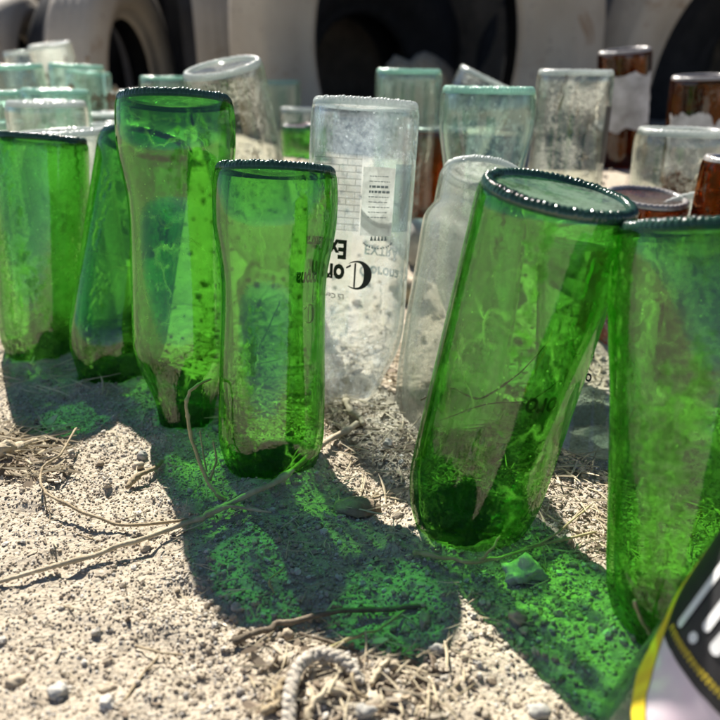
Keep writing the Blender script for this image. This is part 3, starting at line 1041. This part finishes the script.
parts = [grains(3200, 0.0008, 0.0016, (-.06, .2), (.15, .34), 2, sink=.08, power=1.8),
         grains(100000, 0.0003, 0.00075, (-.26, .26), (.13, .42), 1, power=1.3),
         grains(5500, 0.0006, 0.0014, (-.30, .30), (.12, .50), 1, sink=.1, power=2.0),
         grains(420, 0.0017, 0.0032, (-.34, .34), (.13, .56), 2, power=2.5),
         grains(5000, 0.0012, 0.004, (-.6, .6), (.42, 1.3), 1, power=2.0)]
vv, ff, off = [], [], 0
for a, f in parts:
    vv.append(a); ff.append(f + off); off += len(a)
g = np_mesh('gravel', np.concatenate(vv), np.concatenate(ff), M['gravel'], smooth=False)
tag(g, 'fine tan grit and pebbles over the sand', 'gravel', kind='stuff')


def straw_bits(n, region, lmin, lmax, wid):
    V, Fc = [], []
    k = 0
    while k < n:
        u = random.uniform(region[0], region[2]); v_ = random.uniform(region[1], region[3])
        p0 = hit(u, v_)
        if not free_of_bottles(np.array([p0.x]), np.array([p0.y]), 0.003)[0]:
            k += 1; continue
        a = random.gauss(0.2, 0.9); ln = random.uniform(lmin, lmax); w_ = wid * random.uniform(.5, 1.4)
        el = random.gauss(0, 0.18); bend = random.uniform(-.5, .5)
        pts = []
        x, y = p0.x - math.cos(a) * ln / 2, p0.y - math.sin(a) * ln / 2
        z0 = float(ground_z(p0.x, p0.y)) + 0.0012 + random.uniform(0, .003)
        for j in range(5):
            pts.append(Vector((x, y, z0 + math.sin(el) * ln * (j / 4 - .5))))
            a += bend / 4
            x += math.cos(a) * ln / 4; y += math.sin(a) * ln / 4
        b0 = len(V)
        for j, q_ in enumerate(pts):
            t = (pts[min(j + 1, 4)] - pts[max(j - 1, 0)]).normalized()
            s_ = t.cross(Vector((0, 0, 1))).normalized()
            up = s_.cross(t)
            ww = w_ * (1 - .5 * abs(j / 2 - 1))
            V += [q_ + s_ * ww, q_ + up * ww * .8, q_ - s_ * ww, q_ - up * ww * .8]
        for j in range(4):
            for i in range(4):
                Fc.append((b0 + j * 4 + i, b0 + j * 4 + (i + 1) % 4, b0 + j * 4 + 4 + (i + 1) % 4, b0 + j * 4 + 4 + i))
        k += 1
    return V, Fc


VV, FF = [], []
for args in ((260, (400, 425, 590, 485), .006, .024, .0005), (200, (205, 385, 345, 432), .006, .02, .0005), (160, (600, 480, 730, 560), .006, .02, .0005), (150, (-10, 425, 70, 480), .006, .024, .0006), (150, (335, 350, 430, 520), .006, .022, .00045), (60, (540, 440, 620, 560), .006, .02, .0004),
             (90, (250, 640, 470, 720), .004, .014, .0004), (380, (100, 300, 640, 400), .010, .035, .0006), (120, (-20, 330, 110, 400), .01, .03, .0005),
             (60, (20, 470, 420, 700), .003, .012, .0003), (160, (150, 440, 620, 640), .003, .012, .0003)):
    a, f = straw_bits(*args)
    o0 = len(VV); VV += a; FF += [tuple(i + o0 for i in q_) for q_ in f]
tag(link_mesh('dry_straw', VV, FF, M['straw'], smooth=False), 'scattered bits of dry straw and stalk', 'straw', kind='stuff')


# flakes of bark, husk and dead leaf
VV, FF = [], []
for cnt, (u0, v0, u1, v1), lo, hi in ((150, (245, 645, 445, 722), .0015, .0042), (90, (-10, 425, 70, 485), .002, .006), (120, (30, 500, 560, 720), .0008, .0022), (120, (330, 370, 440, 470), .0015, .005), (70, (430, 560, 620, 700), .0008, .0022)):
    for _ in range(cnt):
        p0 = hit(random.uniform(u0, u1), random.uniform(v0, v1))
        if not free_of_bottles(np.array([p0.x]), np.array([p0.y]), 0.002)[0]: continue
        l_ = random.uniform(lo, hi); w_ = l_ * random.uniform(.2, .5); cur = random.uniform(-.4, .4) * l_
        rot = Matrix.Rotation(random.uniform(0, 6.28), 3, 'Z') @ Matrix.Rotation(random.gauss(0, .5), 3, 'X') @ Matrix.Rotation(random.gauss(0, .35), 3, 'Y')
        c0 = Vector((p0.x, p0.y, float(ground_z(p0.x, p0.y)) + l_ * .22))
        b0 = len(VV); th = max(.00018, l_ * .06)
        for sg in (1, -1):
            for t in (-1, -.4, .4, 1):
                for q in (-1, 1):
                    VV.append(c0 + rot @ Vector((t * l_, q * w_ * (1 - .75 * abs(t) ** 2) * random.uniform(.7, 1.2), cur * (t * t) + sg * th)))
        for i in range(3):
            k = b0 + i * 2
            FF += [(k, k + 2, k + 3, k + 1), (k + 8, k + 9, k + 11, k + 10), (k, k + 8, k + 10, k + 2), (k + 1, k + 3, k + 11, k + 9)]
        FF += [(b0, b0 + 1, b0 + 9, b0 + 8), (b0 + 6, b0 + 14, b0 + 15, b0 + 7)]
m, N, L = new_mat('bark_flakes')
geo = N.new('ShaderNodeNewGeometry')
p = N.new('ShaderNodeBsdfPrincipled')
L.new(ramp(N, L, geo.outputs['Random Per Island'], [(0.0, (0.10, 0.075, 0.05)), (0.4, (0.26, 0.20, 0.14)), (0.8, (0.46, 0.39, 0.29)), (1.0, (0.58, 0.52, 0.43))]), p.inputs['Base Color'])
p.inputs['Roughness'].default_value = .85
out(N, L, p.outputs[0])
tag(link_mesh('litter', VV, FF, m, smooth=False), 'flakes of bark, husk and dead leaf on the sand', 'litter', kind='stuff')

# ------------------------------------------------------------------ twigs, rope, stones
def tube(path, radii, seg=10, wob=0.12, seed=0, cap=True):
    rs_ = random.Random(seed)
    V, Fc = [], []
    n = len(path)
    for j, q_ in enumerate(path):
        t = (path[min(j + 1, n - 1)] - path[max(j - 1, 0)]).normalized()
        s_ = t.cross(Vector((0.13, 0.2, 1))).normalized(); up = s_.cross(t)
        for i in range(seg):
            a = 2 * math.pi * i / seg
            r = radii[j] * (1 + rs_.uniform(-wob, wob))
            V.append(q_ + s_ * (math.cos(a) * r) + up * (math.sin(a) * r))
    for j in range(n - 1):
        for i in range(seg):
            i2 = (i + 1) % seg
            Fc.append((j * seg + i, j * seg + i2, (j + 1) * seg + i2, (j + 1) * seg + i))
    if cap:
        Fc.append(tuple(range(seg))[::-1]); Fc.append(tuple((n - 1) * seg + i for i in range(seg)))
    return V, Fc


def smooth_path(pts, n=7):
    pts = [pts[0]] + pts + [pts[-1]]
    o_ = []
    for i in range(1, len(pts) - 2):
        p0, p1, p2, p3 = pts[i - 1:i + 3]
        for k in range(n):
            t = k / n
            o_.append(0.5 * ((2 * p1) + (p2 - p0) * t + (2 * p0 - 5 * p1 + 4 * p2 - p3) * t * t + (-p0 + 3 * p1 - 3 * p2 + p3) * t ** 3))
    o_.append(pts[-2].copy())
    return o_


def gpath(pix):
    """(u, v, lift) -> points lying on the ground, raised by lift metres"""
    o_ = []
    for u, v_, *l in pix:
        p0 = hit(u, v_)
        lift = l[0] if l else 0.0015
        # keep the pixel: move towards the camera along the ray until lift above the ground
        d = (CAM_P - p0).normalized()
        o_.append(p0 + d * (lift / max(d.z, .2)))
    return o_


def twig(label, chains, mat, name='twig', cat='twig', group='dry twigs on the ground'):
    V, Fc = [], []
    for ci, (pix, r0, r1) in enumerate(chains):
        pth = smooth_path(gpath(pix), 14)
        n = len(pth)
        rk = random.Random(ci * 7 + len(label) * 3)
        o1, o2 = rk.uniform(0, 99), rk.uniform(0, 99)
        knots = [rk.uniform(.05, .95) * n for _ in range(max(2, n // 22))]
        rad = []
        for j in range(n):
            r_ = (r0 + (r1 - r0) * j / (n - 1)) * (1 + .16 * float(vnoise(j * .33 + o1, .5, 61)) + .45 * max(math.exp(-((j - k) / 1.1) ** 2) for k in knots))
            rad.append(r_ * (.55 if j in (0, n - 1) else 1))
            pth[j] = pth[j] + Vector((float(vnoise(j * .21 + o2, .5, 62)), float(vnoise(j * .21 + o2, 5.5, 63)), .6 * float(vnoise(j * .21 + o2, 9.5, 64)))) * r0 * 1.1
        a, f = tube(pth, rad, seed=ci + len(label))
        o0 = len(V); V += a; Fc += [tuple(i + o0 for i in q_) for q_ in f]
    return tag(link_mesh(name, V, Fc, M[mat]), label, cat, group)


twig('long pale twig running from the left edge to the middle bottles',
     [([(-12, 584, .003), (60, 565, .004), (130, 543, .005), (190, 522, .004), (215, 511, .005), (280, 478, .008), (330, 440, .006), (358, 423, .004)], .00085, .0016),
      ([(205, 514, .004), (232, 506, .006), (272, 513, .004)], .0009, .0005), ([(291, 470, .006), (296, 458, .008), (310, 450, .007)], .0006, .0003)], 'twig_pale')
twig('thin bent brown twig curling over the sand on the left',
     [([(76, 428, .010), (62, 452, .010), (43, 468, .008), (42, 487, .008), (55, 499, .008), (100, 518, .006), (128, 525, .004), (190, 520, .003)], .0005, .0007),
      ([(43, 488, .008), (48, 512, .001), (62, 527, .001), (98, 541, .001)], .0003, .0003)], 'twig')
twig('upright green-brown stalk hooked beside the waisted green bottle',
     [([(210, 379, .040), (196, 386, .042), (187, 398, .038), (188, 420, .030), (196, 455, .016), (210, 485, .006), (226, 501, .001)], .0007, .001),
      ([(200, 430, .020), (203, 455, .010), (207, 472, .004)], .0003, .0004), ([(213, 440, .018), (216, 462, .010), (208, 482, .002)], .0004, .0006)], 'stalk', name='dry_stalk', cat='stalk')
twig('dark flat stick lying in the green shade at the bottom centre',
     [([(233, 641, .002), (262, 631, .003), (290, 622, .003), (360, 610, .003), (424, 605, .002)], .0012, .0009)], 'twig_dark')
twig('forked pale twig at the foot of the tilted green bottle',
     [([(414, 553, .003), (445, 558, .005), (478, 563, .005), (520, 550, .005), (598, 531, .003)], .0010, .0005),
      ([(520, 550, .005), (552, 537, .006), (575, 518, .004), (592, 504, .003)], .0005, .0003), ([(478, 562, .005), (492, 548, .010), (500, 536, .014)], .0007, .0003)], 'stalk')
twig('short thick stick behind the long twig on the left', [([(124, 488, .002), (145, 473, .003), (162, 461, .002)], .0013, .0009)], 'twig')
twig('thin curved stem in the shade near the bottom centre', [([(273, 593, .001), (270, 580, .005), (284, 567, .004)], .0004, .0003)], 'stalk')
twig('straw standing before the big right green bottle', [([(634, 600, .030), (642, 620, .018), (658, 643, .004)], .0006, .0008)], 'twig_pale')
twig('thin twig crossing the rope in the foreground', [([(300, 634, .003), (330, 642, .003), (362, 652, .002)], .0006, .0005)], 'twig_dark')
twig('short twig standing against the rope end', [([(350, 672, .006), (356, 690, .003), (368, 700, .001)], .0006, .0005)], 'twig')
twig('thin fork of twig on the pale sand at the bottom left', [([(125, 700, .001), (148, 668, .002), (160, 655, .002)], .0005, .0003), ([(134, 645, .001), (158, 652, .002), (182, 655, .001)], .0004, .0003)], 'twig')
twig('pale bent stem leaning among the dark shade pebbles', [([(330, 648, .001), (350, 638, .006), (380, 628, .004), (404, 612, .002)], .0006, .0004)], 'stalk')
twig('curled vine behind the tilted green bottle', [([(420, 400, .02), (450, 388, .03), (480, 398, .035), (520, 372, .045), (548, 342, .05)], .0005, .0004), ([(440, 420, .01), (485, 405, .03), (530, 400, .03), (560, 380, .03)], .0004, .0003)], 'twig_dark')
twig('dry weed stem behind the waisted green bottle', [([(232, 385, .01), (250, 362, .02), (268, 330, .035), (280, 300, .05)], .0006, .0003), ([(246, 366, .02), (275, 360, .022), (300, 350, .022)], .0005, .0003)], 'stalk')
twig('thick grey root chunk at the left edge', [([(-10, 452, .003), (12, 447, .005), (34, 446, .002)], .0032, .0020)], 'twig_pale', name='root', cat='root')
twig('brown root piece by the gap left of the frosted bottle', [([(345, 397, .003), (352, 412, .005), (366, 424, .003)], .0020, .0014)], 'twig_pale', name='root', cat='root')

twig('gnarled dry root lying left of the rope', [([(262, 716, .002), (276, 700, .004), (282, 682, .005), (297, 672, .003)], .0013, .0008), ([(276, 700, .004), (268, 684, .003)], .0007, .0004)], 'twig', name='root', cat='root')
twig('bent dry root lying inside the rope curl', [([(304, 722, .002), (314, 702, .004), (330, 690, .004), (352, 700, .001)], .0011, .0006), ([(314, 702, .004), (310, 688, .004)], .0006, .0004)], 'twig_pale', name='root', cat='root')
twig('short straight stub of dry stem right of the rope end', [([(372, 684, .001), (384, 664, .003), (392, 646, .003)], .0010, .0007)], 'twig_pale')
# rope
pth = smooth_path(gpath([(288, 735, .003), (289, 712, .004), (291, 688, .006), (299, 666, .007), (317, 654, .0075), (336, 657, .007), (350, 667, .005), (361, 684, .001)]), 26)
rope_e = bpy.data.objects.new('rope', None); COL.objects.link(rope_e); rope_e.location = pth[0]
tag(rope_e, 'frayed pale twisted rope curling at the bottom centre', 'rope')
n = len(pth)
for ph in range(3):
    hp = []
    acc = 0.0
    for j, q_ in enumerate(pth):
        if j: acc += (q_ - pth[j - 1]).length
        t = (pth[min(j + 1, n - 1)] - pth[max(j - 1, 0)]).normalized()
        s_ = t.cross(Vector((0, 0, 1))).normalized(); up = s_.cross(t)
        a = acc / 0.0085 * 2 * math.pi + ph * 2 * math.pi / 3
        hp.append(q_ + s_ * math.cos(a) * .0010 + up * math.sin(a) * .0010 - pth[0])
    V, Fc = tube(hp, [.00128 * (1 + .12 * math.sin(j * .9 + ph)) for j in range(n)], seg=10, wob=.16, seed=ph)
    link_mesh('strand', V, Fc, M['rope'], rope_e)


def stone(label, u, v_, w, h, d, mat, name='stone', cat='stone', group='loose stones', seed=0, rot=0.0, sub=3, rough=.34, el=0.0):
    p0 = hit(u, v_)
    if name != 'rock' and w < .012 or mat == 'husk':
        w, h, d = w * .68, h * .68, d * .68
    rs_ = np.random.default_rng(seed + 50)
    V, Fc = ico(sub)
    o_ = rs_.uniform(-9, 9, 3)
    nrm = vnoise(V[:, 0] * 1.7 + o_[0] + V[:, 2], V[:, 1] * 1.7 + o_[1] - V[:, 2], seed) * rough + vnoise(V[:, 0] * 4 + o_[2] + V[:, 2] * 3, V[:, 1] * 4 + V[:, 2] * 2, seed + 3) * rough * .4
    V = V * (1 + nrm)[:, None] * np.array([w / 2, d / 2, h / 2])
    o2 = link_mesh(name, V, [tuple(f) for f in Fc], M[mat])
    o2.location = (p0.x, p0.y, float(ground_z(p0.x, p0.y)) + h * .28)
    o2.rotation_euler = (0, el, rot)
    return tag(o2, label, cat, group)


stone('largest pale angular stone below the tilted green bottle', 524, 578, .0155, .010, .011, 'stone', seed=1, rot=.3, rough=.5)
stone('small yellowish stone under the large angular stone', 516, 624, .009, .008, .007, 'stone_warm', seed=2, rough=.4)
stone('brown soil clod in the shade between the middle green bottles', 357, 515, .019, .008, .012, 'clod', seed=3, rough=.3)
stone('smooth grey pebble at the bottom edge of the photo', 366, 716, .009, .006, .006, 'stone', seed=4)
stone('pair-end tan stone on the sand beside the short thick stick', 139, 468, .008, .007, .007, 'stone_warm', seed=5)
stone('pale round stone just above the tan one by the short stick', 143, 458, .007, .006, .006, 'stone', seed=6)
stone('dark stone in the lower left sand', 58, 697, .009, .006, .008, 'stone', seed=7)
stone('tan pebble at the bottom left corner', 16, 686, .008, .005, .007, 'stone_warm', seed=8)
stone('flat pebble on the sand left of the rope', 107, 688, .008, .004, .006, 'stone_warm', seed=9)
stone('round pebble on the sand beneath the dark stick', 288, 636, .006, .006, .006, 'stone_warm', seed=10)
stone('dark half-buried pebble in the sand under the thin bent twig', 100, 467, .006, .005, .005, 'clod', seed=11)
stone('grey pebble right of the rope heap', 538, 716, .010, .006, .008, 'stone', seed=12)
stone('dull stone in the shade below the long twig', 437, 655, .008, .006, .006, 'stone', seed=13)
stone('grey rock in the dirt between printed and frosted bottles', 428, 262, .05, .05, .04, 'stone', name='rock', cat='rock', seed=14, rough=.25)
stone('crumbly brown clod behind the printed clear bottle', 409, 300, .03, .022, .025, 'stone_warm', name='clod', cat='clod', seed=15, rough=.4)
stone('pale bean-shaped seed pod inside the rope curl', 334, 694, .013, .007, .008, 'husk', name='seed_pod', cat='seed pod', group='seed husks', seed=16, rough=.08, rot=-.3)
stone('long pale husk left of the rope', 271, 694, .006, .004, .012, 'husk', name='husk', cat='husk', group='seed husks', seed=17, rough=.08, rot=.35)
stone('round pale pod at the upper left of the rope', 281, 664, .006, .006, .006, 'husk', name='seed_pod', cat='seed pod', group='seed husks', seed=18, rough=.06)
stone('split pale husk right of the rope end', 374, 700, .008, .004, .013, 'husk', name='husk', cat='husk', group='seed husks', seed=19, rough=.1, rot=-.6)
stone('smooth tan pod just right of the rope', 392, 668, .008, .005, .006, 'husk', name='seed_pod', cat='seed pod', group='seed husks', seed=20, rough=.06, rot=.4)
stone('slim pale husk inside the rope curl above the pod', 313, 680, .004, .004, .010, 'husk', name='husk', cat='husk', group='seed husks', seed=21, rough=.08, rot=-.2)
stone('knobbly bone-like wood chip in the shade at the bottom centre', 424, 622, .006, .007, .014, 'husk', name='wood_chip', cat='wood chip', group='seed husks', seed=22, rough=.35, rot=-.25)

M['weed'] = plain('dry_weed', (0.16, 0.10, 0.06), (0.40, 0.29, 0.20), 90, 0.9)
# dry weed tuft among the back bottles on the left
for wi, (wu, wv, wz_) in enumerate(((103, 104, .86), (22, 84, 1.0), (72, 70, 1.12))):
  wp = at(wu, wv, wz_)
  VV, FF = [], []
  rs = random.Random(12 + wi)
  wz = float(H(wp.x, wp.y))
  for k in range(46):
      a = rs.uniform(0, 2 * math.pi); sp = rs.uniform(.006, .036); hh = (wp.z - wz) + rs.uniform(-.02, .022)
      p0 = Vector((wp.x + rs.uniform(-.01, .01), wp.y + rs.uniform(-.008, .008), wz - .004))
      p2 = p0 + Vector((math.cos(a) * sp, math.sin(a) * sp * .6, hh))
      p1 = (p0 + p2) / 2 + Vector((rs.uniform(-.008, .008), 0, rs.uniform(0, .012)))
      a_, f_ = tube(smooth_path([p0, p1, p2], 4), [.0008] * 4 + [.0006] * 4 + [.0004], seg=5, seed=k)
      o0 = len(VV); VV += a_; FF += [tuple(i + o0 for i in q_) for q_ in f_]
      if k % 2:
          c = len(VV); r_ = rs.uniform(.002, .005)
          for q_ in ((-1, 0, 0), (0, 0, 1.3), (1, 0, 0), (0, .5, -1), (0, -.6, .2)):
              VV.append(p2 + Vector(q_) * r_)
          FF += [(c, c + 1, c + 4), (c + 1, c + 2, c + 4), (c + 2, c + 3, c + 4), (c + 3, c, c + 4), (c + 3, c + 1, c)]
  tag(link_mesh('dry_weed', VV, FF, M['weed'], smooth=False), ['dry brown weed tuft among the pale bottles left of the tallest green bottle', 'spiky dry weed rising among the aqua bottles at the left edge', 'spiky dry weed behind the small bright clear bottle'][wi], 'weed', 'dry weeds')

# pale rock seen through the central tyre
q_ = stone('pale pointed rock behind the central tyre opening', 421, 127, .16, .22, .12, 'stone_warm', name='rock', cat='rock', seed=31, rough=.3)
